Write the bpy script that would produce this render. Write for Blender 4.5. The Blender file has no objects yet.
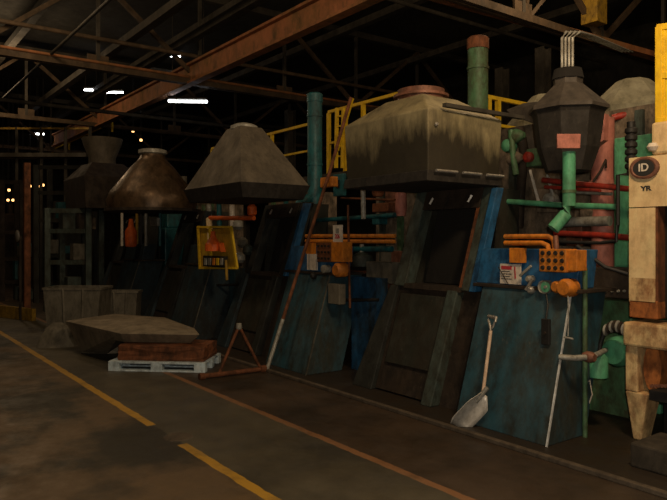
import bpy, bmesh, math, random
from mathutils import Vector, Matrix
random.seed(7)
S = bpy.context.scene
# ------------------------------------------------------------------ camera
F = 648.0; HY = 240.0; CX = 333.5; EYE = 1.6
V = Vector((-0.802, 0.598, 0)).normalized(); R = Vector((V.y, -V.x, 0))
cam = bpy.data.cameras.new('camera'); co = bpy.data.objects.new('camera', cam); S.collection.objects.link(co)
co.location = (0, 0, EYE); cam.sensor_width = 36; cam.lens = F/667*36; cam.shift_y = -10/667; cam.clip_end = 200
co.rotation_euler = (math.radians(90), 0, math.atan2(-V.x, V.y)); S.camera = co
# ------------------------------------------------------------------ world, light, exposure
w = bpy.data.worlds.new('world'); S.world = w; w.use_nodes = True
w.node_tree.nodes['Background'].inputs[0].default_value = (1.0, 0.8, 0.55, 1); w.node_tree.nodes['Background'].inputs[1].default_value = 0.022
S.view_settings.view_transform = 'Standard'; S.view_settings.look = 'None'
S.view_settings.exposure = 0.55; S.view_settings.gamma = 1.0; S.view_settings.use_curve_mapping = False
def point(name, loc, power, col, rad=0.1):
    l = bpy.data.lights.new(name, 'POINT'); l.energy = power; l.color = col; l.shadow_soft_size = rad
    o = bpy.data.objects.new(name, l); o.location = loc; S.collection.objects.link(o); return o
point('camera_flash', (0.06, 0.04, 1.72), 165, (1.0, 0.86, 0.68), 0.03)
WARM = (1.0, 0.70, 0.40)
for loc, e in [((-2.2, 2.4, 5.9), 75), ((-7.0, 1.8, 6.0), 85), ((-12.0, 2.0, 6.0), 45), ((-5.5, 8.5, 5.9), 60), ((-1.3, 3.3, 4.3), 185), ((-1.8, 7.6, 5.6), 50), ((-19, 3, 6.0), 70)]:  # the lowest one is added to brighten the machines at right
    point('high_bay_light', loc, e, WARM, 0.25)

# ------------------------------------------------------------------ helpers
def ray(px): return V*F + R*(px-CX)
def aty(px, py, y):
    d = ray(px); k = y/d.y; Z = k*F
    return Vector((d.x*k, y, EYE+(HY-py)*Z/F))
def atx(px, py, x):
    d = ray(px); k = x/d.x; Z = k*F
    return Vector((x, d.y*k, EYE+(HY-py)*Z/F))
def atZ(px, py, Z):
    d = ray(px)*(Z/F); return Vector((d.x, d.y, EYE+(HY-py)*Z/F))
def fl(px, py, z=0.0): return atZ(px, py, (EYE-z)*F/(py-HY))

MATS = {}
def mat(name, col, rough=0.6, metal=0.0, dirt=(0.02, 0.015, 0.01), amt=0.5, scale=4.0, stretch=1.0, bump=0.15, emit=None, coat=0.0):
    if name in MATS: return MATS[name]
    m = bpy.data.materials.new(name); m.use_nodes = True; MATS[name] = m
    nt = m.node_tree; b = nt.nodes['Principled BSDF']; N = nt.nodes.new; L = nt.links.new
    if emit:
        b.inputs['Emission Color'].default_value = (*emit[0], 1); b.inputs['Emission Strength'].default_value = emit[1]
    tc = N('ShaderNodeTexCoord'); mp = N('ShaderNodeMapping'); mp.inputs['Scale'].default_value = (1, 1, stretch)
    L(tc.outputs['Object'], mp.inputs[0])
    n = N('ShaderNodeTexNoise'); n.inputs['Scale'].default_value = scale; n.inputs['Detail'].default_value = 8; n.inputs['Roughness'].default_value = 0.65
    L(mp.outputs[0], n.inputs[0])
    r = N('ShaderNodeValToRGB'); r.color_ramp.elements[0].position = 0.38; r.color_ramp.elements[1].position = 0.66
    L(n.outputs[0], r.inputs[0])
    mul = N('ShaderNodeMath'); mul.operation = 'MULTIPLY'; mul.inputs[1].default_value = amt; L(r.outputs[0], mul.inputs[0])
    mx = N('ShaderNodeMix'); mx.data_type = 'RGBA'; mx.inputs[6].default_value = (*col, 1); mx.inputs[7].default_value = (*dirt, 1)
    L(mul.outputs[0], mx.inputs[0]); out = mx.outputs[2]
    if amt > 0.25:
        for sc, lo, hi, colr, k in ((scale*2.6, .44, .68, tuple(c*.4 for c in dirt), .8), (scale*1.7+2, .48, .72, tuple(min(1, c*1.6+.015) for c in col), .5), (scale*9, .60, .70, (.16, .13, .09), .3)):
            mp2 = N('ShaderNodeMapping'); mp2.inputs['Scale'].default_value = (1, 1, .55); mp2.inputs['Location'].default_value = (sc, k*7, sc*.3); L(tc.outputs['Object'], mp2.inputs[0])
            q = N('ShaderNodeTexNoise'); q.inputs['Scale'].default_value = sc; q.inputs['Detail'].default_value = 9; q.inputs['Roughness'].default_value = .7; L(mp2.outputs[0], q.inputs[0])
            qr = N('ShaderNodeValToRGB'); qr.color_ramp.elements[0].position = lo; qr.color_ramp.elements[1].position = hi; L(q.outputs[0], qr.inputs[0])
            qm = N('ShaderNodeMath'); qm.operation = 'MULTIPLY'; qm.inputs[1].default_value = k*min(1, amt*1.3); L(qr.outputs[0], qm.inputs[0])
            qx = N('ShaderNodeMix'); qx.data_type = 'RGBA'; qx.inputs[7].default_value = (*colr, 1); L(qm.outputs[0], qx.inputs[0]); L(out, qx.inputs[6]); out = qx.outputs[2]
    L(out, b.inputs['Base Color'])
    b.inputs['Metallic'].default_value = metal
    rr = N('ShaderNodeMapRange'); rr.inputs[3].default_value = rough; rr.inputs[4].default_value = min(1, rough+0.25)
    L(r.outputs[0], rr.inputs[0]); L(rr.outputs[0], b.inputs['Roughness'])
    if bump:
        bp = N('ShaderNodeBump'); bp.inputs['Strength'].default_value = bump; bp.inputs['Distance'].default_value = 0.02
        n2 = N('ShaderNodeTexNoise'); n2.inputs['Scale'].default_value = scale*5; n2.inputs['Detail'].default_value = 4
        L(tc.outputs['Object'], n2.inputs[0]); L(n2.outputs[0], bp.inputs['Height']); L(bp.outputs[0], b.inputs['Normal'])
    return m

def hood_mat():
    m = mat('sooty_hood_sheet', (0.35, 0.30, 0.165), 0.55, 0.15, (0.24, 0.2, 0.12), 0.6, 2.5)
    nt = m.node_tree; N = nt.nodes.new; L = nt.links.new; b = nt.nodes['Principled BSDF']
    src = b.inputs['Base Color'].links[0].from_socket
    tc = N('ShaderNodeTexCoord'); sp = N('ShaderNodeSeparateXYZ'); L(tc.outputs['Object'], sp.inputs[0])
    mp = N('ShaderNodeMapping'); mp.inputs['Scale'].default_value = (1, 1, 0.28); L(tc.outputs['Object'], mp.inputs[0])
    n = N('ShaderNodeTexNoise'); n.inputs['Scale'].default_value = 4.6; n.inputs['Detail'].default_value = 10; n.inputs['Roughness'].default_value = .62; L(mp.outputs[0], n.inputs[0])
    mr = N('ShaderNodeMapRange'); mr.inputs[1].default_value = 0.0; mr.inputs[2].default_value = 0.62; mr.inputs[3].default_value = 0.56; mr.inputs[4].default_value = -0.10
    L(sp.outputs[2], mr.inputs[0])
    ad = N('ShaderNodeMath'); L(mr.outputs[0], ad.inputs[0]); L(n.outputs[0], ad.inputs[1])
    r = N('ShaderNodeValToRGB'); r.color_ramp.elements[0].position = 0.42; r.color_ramp.elements[1].position = 0.72; L(ad.outputs[0], r.inputs[0])
    mu = N('ShaderNodeMath'); mu.operation = 'MULTIPLY'; mu.inputs[1].default_value = 0.93; L(r.outputs[0], mu.inputs[0])
    mx = N('ShaderNodeMix'); mx.data_type = 'RGBA'; mx.inputs[7].default_value = (0.018, 0.015, 0.010, 1)
    L(mu.outputs[0], mx.inputs[0]); L(src, mx.inputs[6]); L(mx.outputs[2], b.inputs['Base Color'])
    return m

M = dict(
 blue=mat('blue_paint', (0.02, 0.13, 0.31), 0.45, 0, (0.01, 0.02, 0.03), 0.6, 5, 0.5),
 dkblue=mat('dark_sooty_blue', (0.013, 0.034, 0.048), 0.6, 0, (0.015, 0.013, 0.009), 0.8, 3, .4),  # darker blue for the farther cabinets, wings and side strips
 tdark=mat('dark_sooty_stile', (0.022, 0.026, 0.022), 0.6, 0, (0.012, 0.01, 0.008), 0.8, 3, .4),  # darker than the grey-green steel; farther stiles and the nearest left wing
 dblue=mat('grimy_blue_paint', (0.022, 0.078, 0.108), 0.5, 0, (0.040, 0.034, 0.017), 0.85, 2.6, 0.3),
 tower=mat('sooty_green_steel', (0.020, 0.024, 0.018), 0.6, 0.1, (0.03, 0.02, 0.01), 0.8, 3, 0.4),
 tgrey=mat('grey_green_steel', (0.065, 0.095, 0.085), 0.5, 0.2, (0.04, 0.03, 0.015), 0.8, 4, 0.4),
 brown=mat('burnt_brown_steel', (0.034, 0.022, 0.013), 0.7, 0.1, (0.015, 0.01, 0.007), 0.8, 4),
 dark=mat('black_soot', (0.008, 0.007, 0.006), 0.9, 0, amt=0.3),  # near-black for opening backs, cavity, slot and cap
 rust=mat('rusty_steel', (0.20, 0.065, 0.022), 0.7, 0.1, (0.06, 0.025, 0.012), 0.8, 5),
 beam=mat('rust_brown_beam', (0.34, 0.12, 0.045), 0.7, 0.0, (0.12, 0.09, 0.03), 0.7, 1.5),
 truss=mat('dusty_truss_steel', (0.085, 0.052, 0.026), 0.7, 0.0, (0.03, 0.022, 0.012), 0.7, 2),
 trussd=mat('dark_truss_steel', (0.05, 0.043, 0.032), 0.7, 0.0, (0.02, 0.016, 0.01), 0.7, 2),
 hood=hood_mat(),
 hoodg=mat('grey_hood_sheet', (0.12, 0.10, 0.072), 0.6, 0.1, (0.07, 0.06, 0.045), 0.6, 3),
 hoodk=mat('dark_grey_cone_sheet', (0.075, 0.062, 0.05), 0.6, 0.1, (0.03, 0.025, 0.02), 0.6, 4),
 hoodd=mat('dark_hood_sheet', (0.028, 0.024, 0.02), 0.65, 0.1, (0.012, 0.01, 0.008), 0.7, 4),
 hoodb=mat('brown_hood_sheet', (0.15, 0.095, 0.055), 0.3, 0.5, (0.05, 0.035, 0.02), 0.7, 3, 0.4),
 pale=mat('pale_cone_sheet', (0.36, 0.34, 0.24), 0.7, 0, (0.2, 0.18, 0.11), 0.6, 3),
 redc=mat('reddish_collar_sheet', (0.30, 0.13, 0.085), 0.4, 0.3, (0.1, 0.05, 0.03), 0.6, 6),
 steel=mat('bright_steel', (0.62, 0.6, 0.56), 0.35, 0.7, (0.3, 0.26, 0.2), 0.5, 8),
 edgeb=mat('worn_bright_edge', (0.7, 0.74, 0.76), 0.5, 0.0, (0.35, 0.33, 0.28), 0.5, 9),
 edged=mat('dull_edge_steel', (0.12, 0.12, 0.10), 0.6, 0.2, (0.05, 0.04, 0.025), 0.7, 6),
 edge=mat('worn_edge_steel', (0.42, 0.42, 0.38), 0.5, 0.3, (0.14, 0.11, 0.07), 0.6, 8),
 wood=mat('ash_wood_handle', (0.75, 0.56, 0.42), 0.6, 0, (0.3, 0.17, 0.08), 0.4, 8),
 orange=mat('orange_paint', (0.72, 0.23, 0.02), 0.45, 0, (0.25, 0.09, 0.02), 0.6, 7),
 orangeb=mat('bright_orange_paint', (0.85, 0.15, 0.015), 0.45, 0, (0.4, 0.06, 0.01), 0.4, 7),
 yellow=mat('yellow_paint', (0.85, 0.55, 0.01), 0.5, 0, (0.45, 0.25, 0.02), 0.35, 6),
 yellowp=mat('worn_yellow_panel', (0.62, 0.38, 0.02), 0.6, 0, (0.35, 0.2, 0.02), 0.5, 5),
 yellowd=mat('dirty_yellow_paint', (0.35, 0.21, 0.015), 0.6, 0, (0.12, 0.07, 0.015), 0.7, 5),
 green=mat('green_paint', (0.07, 0.19, 0.09), 0.5, 0, (0.07, 0.05, 0.02), 0.9, 5, 0.6),
 greenb=mat('mint_green_paint', (0.10, 0.40, 0.22), 0.45, 0, (0.05, 0.12, 0.06), 0.5, 6, 0.5),
 teal=mat('teal_paint', (0.012, 0.13, 0.155), 0.4, 0, (0.015, 0.03, 0.03), 0.7, 5, 0.5),
 pink=mat('salmon_paint', (0.52, 0.19, 0.15), 0.55, 0, (0.22, 0.09, 0.06), 0.5, 5),
 red=mat('red_paint', (0.42, 0.03, 0.015), 0.45, 0, (0.12, 0.03, 0.02), 0.6, 6),
 cream=mat('cream_paint', (0.80, 0.60, 0.33), 0.5, 0, (0.55, 0.36, 0.16), 0.45, 4),
 white=mat('white_plate', (0.75, 0.68, 0.58), 0.5, 0, (0.4, 0.3, 0.22), 0.4, 9),
 ink=mat('black_ink', (0.02, 0.02, 0.02), 0.6, 0, amt=0),
 inkr=mat('red_ink', (0.45, 0.04, 0.05), 0.6, 0, amt=0),
 rubber=mat('black_rubber', (0.012, 0.012, 0.012), 0.5, 0, amt=0.3),
 pallet=mat('pale_blue_wood', (0.62, 0.78, 0.88), 0.6, 0, (0.22, 0.24, 0.23), 0.6, 6),
 grey=mat('grey_bin_sheet', (0.17, 0.155, 0.12), 0.65, 0.1, (0.08, 0.07, 0.05), 0.6, 4, 0.4),
 pan=mat('dusty_grey_sheet', (0.30, 0.25, 0.18), 0.6, 0.1, (0.14, 0.115, 0.08), 0.6, 2.5),
 concrete=mat('stained_concrete', (0.10, 0.075, 0.05), 0.8, 0, (0.04, 0.03, 0.02), 0.7, 4),
 casing=mat('grimy_casing', (0.24, 0.18, 0.125), 0.7, 0, (0.035, 0.03, 0.02), 0.85, 5, 0.6),
 wall=mat('dark_wall_sheet', (0.03, 0.028, 0.022), 0.8, 0, (0.012, 0.011, 0.01), 0.7, 1.2),
 tube=mat('fluorescent_tube', (1, 1, 1), 0.4, amt=0, bump=0, emit=((0.95, 0.97, 1.0), 9)),
 lit=mat('sodium_lamp_glow', (1, 0.8, 0.4), 0.4, amt=0, bump=0, emit=((1.0, 0.5, 0.16), 2.2)),  # glow of the distant warm bright spots
)
def rusted(base, name, col, thr=0.45):
    return mat(name, col, 0.6, 0, (0.30, 0.10, 0.025), 0.95, 3.2)
M['creamr'] = mat('rust_stained_cream_paint', (0.74, 0.52, 0.26), 0.55, 0, (0.22, 0.07, 0.018), 0.95, 5, 0.7)
M['orust'] = mat('orange_rust', (0.42, 0.14, 0.03), 0.7, 0, (0.16, 0.05, 0.015), 0.8, 7)

class MB:
    def __init__(s): s.b = bmesh.new()
    def hexa(s, p):          # 8 corners: bottom ring 4, top ring 4
        v = [s.b.verts.new(q) for q in p]
        for f in ((3,2,1,0),(4,5,6,7),(0,1,5,4),(1,2,6,5),(2,3,7,6),(3,0,4,7)): s.b.faces.new([v[i] for i in f])
        return s
    def box(s, x0, x1, y0, y1, z0, z1):
        return s.hexa([(x0,y0,z0),(x1,y0,z0),(x1,y1,z0),(x0,y1,z0),(x0,y0,z1),(x1,y0,z1),(x1,y1,z1),(x0,y1,z1)])
    def slant(s, x0, x1, z0, z1, y0, y1, t, x0t=None, x1t=None):   # reclined slab: front y0 at z0, y1 at z1, depth t
        a = x0 if x0t is None else x0t; c = x1 if x1t is None else x1t
        return s.hexa([(x0,y0,z0),(x1,y0,z0),(x1,y0+t,z0),(x0,y0+t,z0),(a,y1,z1),(c,y1,z1),(c,y1+t,z1),(a,y1+t,z1)])
    def loft(s, rings, cap=True):
        vs = [[s.b.verts.new(p) for p in r] for r in rings]; n = len(vs[0])
        for a, c in zip(vs, vs[1:]):
            for i in range(n): s.b.faces.new((a[i], a[(i+1)%n], c[(i+1)%n], c[i]))
        if cap: s.b.faces.new(vs[0][::-1]); s.b.faces.new(vs[-1])
        return s
    def lathe(s, c, prof, n=20, axis='z', rot=0.0):
        c = Vector(c); rings = []
        for r, h in prof:
            ring = []
            for i in range(n):
                a = 2*math.pi*i/n+rot; u, v = r*math.cos(a), r*math.sin(a)
                ring.append(c+Vector({'z': (u, v, h), 'y': (u, h, -v), 'x': (h, u, v)}[axis]))
            rings.append(ring)
        return s.loft(rings)
    def tube(s, pts, r, n=10):
        pts = [Vector(p) for p in pts]; rings = []
        for i, p in enumerate(pts):
            a = pts[max(0, i-1)]; c = pts[min(len(pts)-1, i+1)]; d = (c-a).normalized()
            ref = Vector((0,0,1)) if abs(d.z) < 0.9 else Vector((0,1,0))
            u = d.cross(ref).normalized(); v = u.cross(d)
            k = 1.0
            if 0 < i < len(pts)-1:
                co_ = (pts[i]-pts[i-1]).normalized().dot(d); k = min(1.4, 1/max(0.5, co_))
            rings.append([p+(u*math.cos(2*math.pi*j/n)+v*math.sin(2*math.pi*j/n))*r*(1+(k-1)*0.6) for j in range(n)])
        return s.loft(rings)
    def bar(s, a, c, wd, ht):
        a = Vector(a); c = Vector(c); d = (c-a).normalized(); ref = Vector((0,0,1)) if abs(d.z) < 0.95 else Vector((0,1,0))
        u = d.cross(ref).normalized()*wd/2; v = u.cross(d).normalized()*ht/2
        return s.hexa([a-u-v, a+u-v, c+u-v, c-u-v, a-u+v, a+u+v, c+u+v, c-u+v])
    def build(s, name, m, parent=None, bevel=0.0, smooth=False):
        me = bpy.data.meshes.new(name)
        bmesh.ops.recalc_face_normals(s.b, faces=s.b.faces)
        org = Vector((0,0,0))
        if parent is not None:
            org = worldloc(parent)
        elif s.b.verts:
            vs = [v.co for v in s.b.verts]
            org = Vector(((min(v.x for v in vs)+max(v.x for v in vs))/2, (min(v.y for v in vs)+max(v.y for v in vs))/2, min(v.z for v in vs)))
        bmesh.ops.translate(s.b, vec=-org, verts=s.b.verts)
        s.b.to_mesh(me); s.b.free(); me.materials.append(M[m] if isinstance(m, str) else m)
        o = bpy.data.objects.new(name, me); S.collection.objects.link(o)
        if parent is not None: o.parent = parent
        else: o.location = org
        if smooth:
            for p in me.polygons: p.use_smooth = True
            sm = o.modifiers.new('edge', 'EDGE_SPLIT'); sm.split_angle = math.radians(40)
        if bevel:
            bv = o.modifiers.new('bevel', 'BEVEL'); bv.width = bevel; bv.segments = 2; bv.limit_method = 'ANGLE'
        return o
def worldloc(o):
    l = Vector(o.location)
    while o.parent: o = o.parent; l += o.location
    return l
def tag(o, label=None, cat=None, group=None, kind=None):
    if label: o['label'] = label
    if cat: o['category'] = cat
    if group: o['group'] = group
    if kind: o['kind'] = kind
    return o
def thing(name, label, cat, loc, group=None):
    o = bpy.data.objects.new(name, None); S.collection.objects.link(o); o.location = loc; o.empty_display_size = 0.1
    return tag(o, label, cat, group)
def text(name, s, size, loc, rot, m, parent, xs=1.0, bold=0.0):
    c = bpy.data.curves.new(name, 'FONT'); c.body = s; c.size = size; c.align_x = 'CENTER'; c.align_y = 'CENTER'; c.extrude = 0.0015; c.offset = bold
    t = bpy.data.objects.new('tmp', c); S.collection.objects.link(t)
    dg = bpy.context.evaluated_depsgraph_get(); me = bpy.data.meshes.new_from_object(t.evaluated_get(dg)); bpy.data.objects.remove(t)
    me.materials.clear(); me.materials.append(M[m])
    o = bpy.data.objects.new(name, me); S.collection.objects.link(o); o.parent = parent
    o.location = Vector(loc)-worldloc(parent); o.rotation_euler = rot; o.scale = (xs, 1, 1); return o
def copy_tree(o, parent=None):
    c = o.copy(); S.collection.objects.link(c)
    if parent: c.parent = parent
    for ch in list(o.children): copy_tree(ch, c)
    return c
FACE = (math.radians(90), 0, 0)     # text that faces -Y

# ------------------------------------------------------------------ SETTING
def floor_material():
    m = bpy.data.materials.new('factory_floor'); m.use_nodes = True; nt = m.node_tree; b = nt.nodes['Principled BSDF']; N = nt.nodes.new; L = nt.links.new
    tc = N('ShaderNodeTexCoord'); sp = N('ShaderNodeSeparateXYZ'); L(tc.outputs['Object'], sp.inputs[0])
    def noise(sc, det=6, rough=0.6):
        n = N('ShaderNodeTexNoise'); n.inputs['Scale'].default_value = sc; n.inputs['Detail'].default_value = det; n.inputs['Roughness'].default_value = rough
        L(tc.outputs['Object'], n.inputs[0]); return n.outputs[0]
    def ramp(s, a, c):
        r = N('ShaderNodeValToRGB'); r.color_ramp.elements[0].position = a; r.color_ramp.elements[1].position = c; L(s, r.inputs[0]); return r.outputs[0]
    def mixc(f, A, B):
        mx = N('ShaderNodeMix'); mx.data_type = 'RGBA'
        L(f, mx.inputs[0])
        for i, q in ((6, A), (7, B)):
            if isinstance(q, tuple): mx.inputs[i].default_value = (*q, 1)
            else: L(q, mx.inputs[i])
        return mx.outputs[2]
    def math_(op, a, c):
        q = N('ShaderNodeMath'); q.operation = op
        for i, v in ((0, a), (1, c)):
            if isinstance(v, (int, float)): q.inputs[i].default_value = v
            else: L(v, q.inputs[i])
        return q.outputs[0]
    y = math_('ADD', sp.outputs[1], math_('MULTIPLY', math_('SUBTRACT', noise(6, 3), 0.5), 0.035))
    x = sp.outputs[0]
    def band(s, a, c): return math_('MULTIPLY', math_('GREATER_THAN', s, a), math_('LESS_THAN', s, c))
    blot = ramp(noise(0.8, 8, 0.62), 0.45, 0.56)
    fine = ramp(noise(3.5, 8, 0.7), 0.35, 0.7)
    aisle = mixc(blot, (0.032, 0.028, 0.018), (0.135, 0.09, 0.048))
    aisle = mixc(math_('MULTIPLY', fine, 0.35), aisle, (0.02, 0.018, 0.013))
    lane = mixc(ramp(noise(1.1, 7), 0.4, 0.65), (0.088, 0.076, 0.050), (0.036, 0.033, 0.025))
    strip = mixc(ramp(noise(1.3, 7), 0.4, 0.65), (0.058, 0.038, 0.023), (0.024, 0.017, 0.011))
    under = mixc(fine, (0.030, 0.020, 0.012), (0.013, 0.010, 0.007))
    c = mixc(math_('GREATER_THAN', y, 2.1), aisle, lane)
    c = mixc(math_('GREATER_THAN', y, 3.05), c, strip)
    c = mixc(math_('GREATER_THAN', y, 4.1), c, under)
    wear = ramp(noise(2.3, 8, 0.7), 0.30, 0.52)
    gap = math_('SUBTRACT', 1.0, band(x, -5.42, -4.78))
    old = ramp(math_('SUBTRACT', x, -30), 0, 1)
    yl = math_('MULTIPLY', math_('MULTIPLY', band(y, 2.045, 2.125), gap), math_('ADD', 0.25, math_('MULTIPLY', wear, 0.65)))
    c = mixc(yl, c, (0.50, 0.28, 0.03))
    rl = math_('MULTIPLY', band(y, 3.02, 3.09), math_('ADD', 0.3, math_('MULTIPLY', wear, 0.5)))
    c = mixc(rl, c, (0.27, 0.13, 0.055))
    L(c, b.inputs['Base Color'])
    rr = N('ShaderNodeMapRange'); rr.inputs[3].default_value = 0.42; rr.inputs[4].default_value = 0.75; L(fine, rr.inputs[0]); L(rr.outputs[0], b.inputs['Roughness'])
    bp = N('ShaderNodeBump'); bp.inputs['Strength'].default_value = 0.25; bp.inputs['Distance'].default_value = 0.01; L(noise(9, 5), bp.inputs['Height']); L(bp.outputs[0], b.inputs['Normal'])
    return m
def st(o): return tag(o, kind='structure')
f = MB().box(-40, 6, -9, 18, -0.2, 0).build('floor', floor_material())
f.data.transform(Matrix.Translation(f.location)); f.location = (0, 0, 0); st(f)
st(MB().box(-40, 6, -9, 18, 7.6, 7.8).build('ceiling', 'wall'))
st(MB().box(-40, 6, 17.7, 18, 0, 7.6).build('wall_back', 'wall'))
st(MB().box(-40, -39.7, -9, 17.7, 0, 7.6).build('wall_left', 'wall'))
st(MB().box(5.7, 6, -9, 17.7, 0, 7.6).build('wall_right', 'wall'))
st(MB().box(-39.7, 5.7, -9, -8.7, 0, 7.6).build('wall_front', 'wall'))
st(MB().box(-16, 2, 4.04, 4.09, 0, 0.035).build('trim_1', 'concrete', bevel=0.006))

# ------------------------------------------------------------------ ROOF STEEL
TR = [(-6.6, 'nearest roof truss crossing high over the big sooty hood'), (-13.8, 'second roof truss, tan-edged chords across the upper left'),
      (-20.7, 'third roof truss, dimmer, low in the upper left behind the tan one'), (-27.6, 'farthest and faintest roof truss at the far left')]
for x, lab in TR:
    t = thing('roof_truss', lab, 'roof truss', (x, 4, 5.2), 'roof trusses')
    m = 'truss'
    MB().bar((x-0.06, -8.6, 5.2), (x-0.06, 17.5, 5.2), 0.06, 0.12).bar((x+0.06, -8.6, 5.2), (x+0.06, 17.5, 5.2), 0.06, 0.12).build('bottom_chord', m, t)
    MB().bar((x, -8.6, 7.2), (x, 17.5, 7.2), 0.16, 0.16).build('top_chord', 'trussd', t)
    ys = [4.15+2.3*k for k in range(-5, 6)]
    for k, y in enumerate(ys):
        MB().bar((x, y, 5.25), (x, y, 7.15), 0.07, 0.07).build('web_post', 'trussd', t)
        MB().box(x-0.02, x+0.02, y-0.22, y+0.22, 5.14, 5.46).build('gusset_plate', m, t)
        if k < len(ys)-1:
            a, c = ((5.25, 7.1) if k % 2 == 0 else (7.1, 5.25))
            MB().bar((x, y, a), (x, ys[k+1], c), 0.08, 0.09).build('web_diagonal', m, t)
b = thing('crane_runway_beam', 'wide rust-orange steel beam running along the row above the hoods', 'beam', (-15, 6.2, 5.17))
MB().box(-26, -6.75, 6.1, 6.3, 5.13, 5.18).box(-26, -6.75, 6.1, 6.3, 5.55, 5.60).build('flange', 'beam', b)
MB().box(-26, -6.75, 6.185, 6.215, 5.18, 5.55).build('web', 'beam', b)
for i, (y, z, x0, x1, lab) in enumerate([(6.7, 6.62, -32, -4, 'broad dark roof purlin crossing the upper left'), (3.4, 6.7, -32, -5, 'dark roof purlin over the marked lane'),
        (0.6, 6.8, -32, -5, 'dark roof purlin over the open aisle'), (9.8, 6.7, -32, 2, 'dark roof purlin behind the yellow railing'), (13, 6.7, -32, 2, 'rearmost dark roof purlin'),
        (6.0, 5.95, -27, -6.7, 'dark grey bar crossing in front of the rust-orange beam at top'), (4.95, 5.98, -27, -6.7, 'slimmer dark bar left of the crossing dark grey bar')]):
    tag(MB().box(x0, x1, y-0.09, y+0.09, z, z+0.16).build('roof_purlin', 'trussd'), lab, 'purlin', 'roof purlins')
for (p, q, r_, m, lab) in [((-13.6, -8, 5.75), (-13.6, 17, 5.75), 0.045, 'truss', 'rusty overhead pipe strung just above the tan truss chord'),
    ((-13.7, -8, 5.29), (-13.7, 17, 5.29), 0.03, 'beam', 'thin rust pipe strung beside the tan truss chord'),
        ((-24, 3.2, 5.3), (-4, 3.2, 5.3), 0.03, 'trussd', 'thin dark pipe running lengthwise under the trusses'),
        ((-17.4, -8, 5.0), (-17.4, 15, 5.0), 0.05, 'trussd', 'dark cross pipe between second and third trusses'),
        ((-10.0, -8, 6.56), (-10.0, 17, 6.56), 0.045, 'trussd', 'dark cross pipe behind the rust-orange beam')]:
    tag(MB().tube([p, q], r_).build('overhead_pipe', m), lab, 'pipe', 'overhead pipes')
# near truss rusty top flange & wooden-looking box
o = MB().bar(aty(428, -6, 7.3), aty(690, 66, 13.2), 0.2, 0.1).build('crossing_beam', 'beam'); tag(o, 'rusty beam slanting across the top right to the roof', 'beam')
t = thing('junction_box', 'tan metal box up on the rusty beam at top right', 'box', atZ(594, 18, 11.6))
p = atZ(594, 8, 11.6); MB().box(p.x-.16, p.x+.16, p.y-.16, p.y+.16, p.z-.3, p.z+.24).build('housing', 'yellowd', t, 0.01); MB().box(p.x-.18, p.x+.18, p.y-.18, p.y+.18, p.z+.24, p.z+.28).build('lid', 'trussd', t)
# V bracket
t = thing('beam_bracket', 'rusty V-shaped steel bracket rising from the crossing beam', 'bracket', atZ(523, 22, 10.9))
for px, py in ((510, -14), (527, -14), (556, -16)):
    MB().bar(atZ(524, 24, 10.9), atZ(px, py, 10.9), 0.1, 0.06).build('arm', 'truss', t)
# columns
for (px, Z, z1, m, lab) in [(543, 12.5, 5.3, 'trussd', 'dark steel column behind the lamp-shaped hood'), (502, 14, 5.3, 'trussd', 'thin dark column left of the lamp-shaped hood'),
        (290, 18, 5.2, 'trussd', 'dark steel column beside the teal flue pipe'), (437, 16, 5.2, 'trussd', 'dark steel column between sooty hood and green flue')]:
    q = atZ(px, 240, Z)
    tag(MB().box(q.x-.1, q.x+.1, q.y-.12, q.y-.1, 0, z1).box(q.x-.1, q.x+.1, q.y+.1, q.y+.12, 0, z1).box(q.x-.01, q.x+.01, q.y-.1, q.y+.1, 0, z1).build('steel_column', m), lab, 'column', 'building columns')
# fluorescent lights
def fluor(px, py, Z, L_, lab, dx=0.55, dy=0.83, z=None):
    c = atZ(px, py, Z); t = thing('fluorescent_light', lab, 'ceiling light', c, 'fluorescent lights'); d = Vector((dx, dy, 0)).normalized()
    MB().bar(c-d*L_/2+Vector((0,0,.07)), c+d*L_/2+Vector((0,0,.07)), 0.16, 0.05).build('housing', 'trussd', t)
    MB().tube([c-d*L_/2, c+d*L_/2], 0.028).build('lamp_tube', 'tube', t)
    for s in (-1, 1):
        e = c+d*s*L_*0.4; MB().bar(e+Vector((0,0,.09)), Vector((e.x, e.y, 7.58)), 0.012, 0.012).build('hanger_rod', 'trussd', t)
fluor(188, 101.5, 16, 0.95, 'brightest and nearest fluorescent light, right of the upper left group', )
fluor(91, 90, 22, 0.45, 'short fluorescent light, left one of the close pair')
fluor(112, 92.5, 22, 0.75, 'longer fluorescent light, right one of the close pair')
fluor(151, 53.5, 21, 0.42, 'small faint fluorescent light high at upper left')
fluor(174, 56, 21, 0.42, 'small faint fluorescent light just behind the dark purlin')
fluor(40, 134, 24, 0.3, 'tiny low fluorescent light at the far left')

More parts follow.
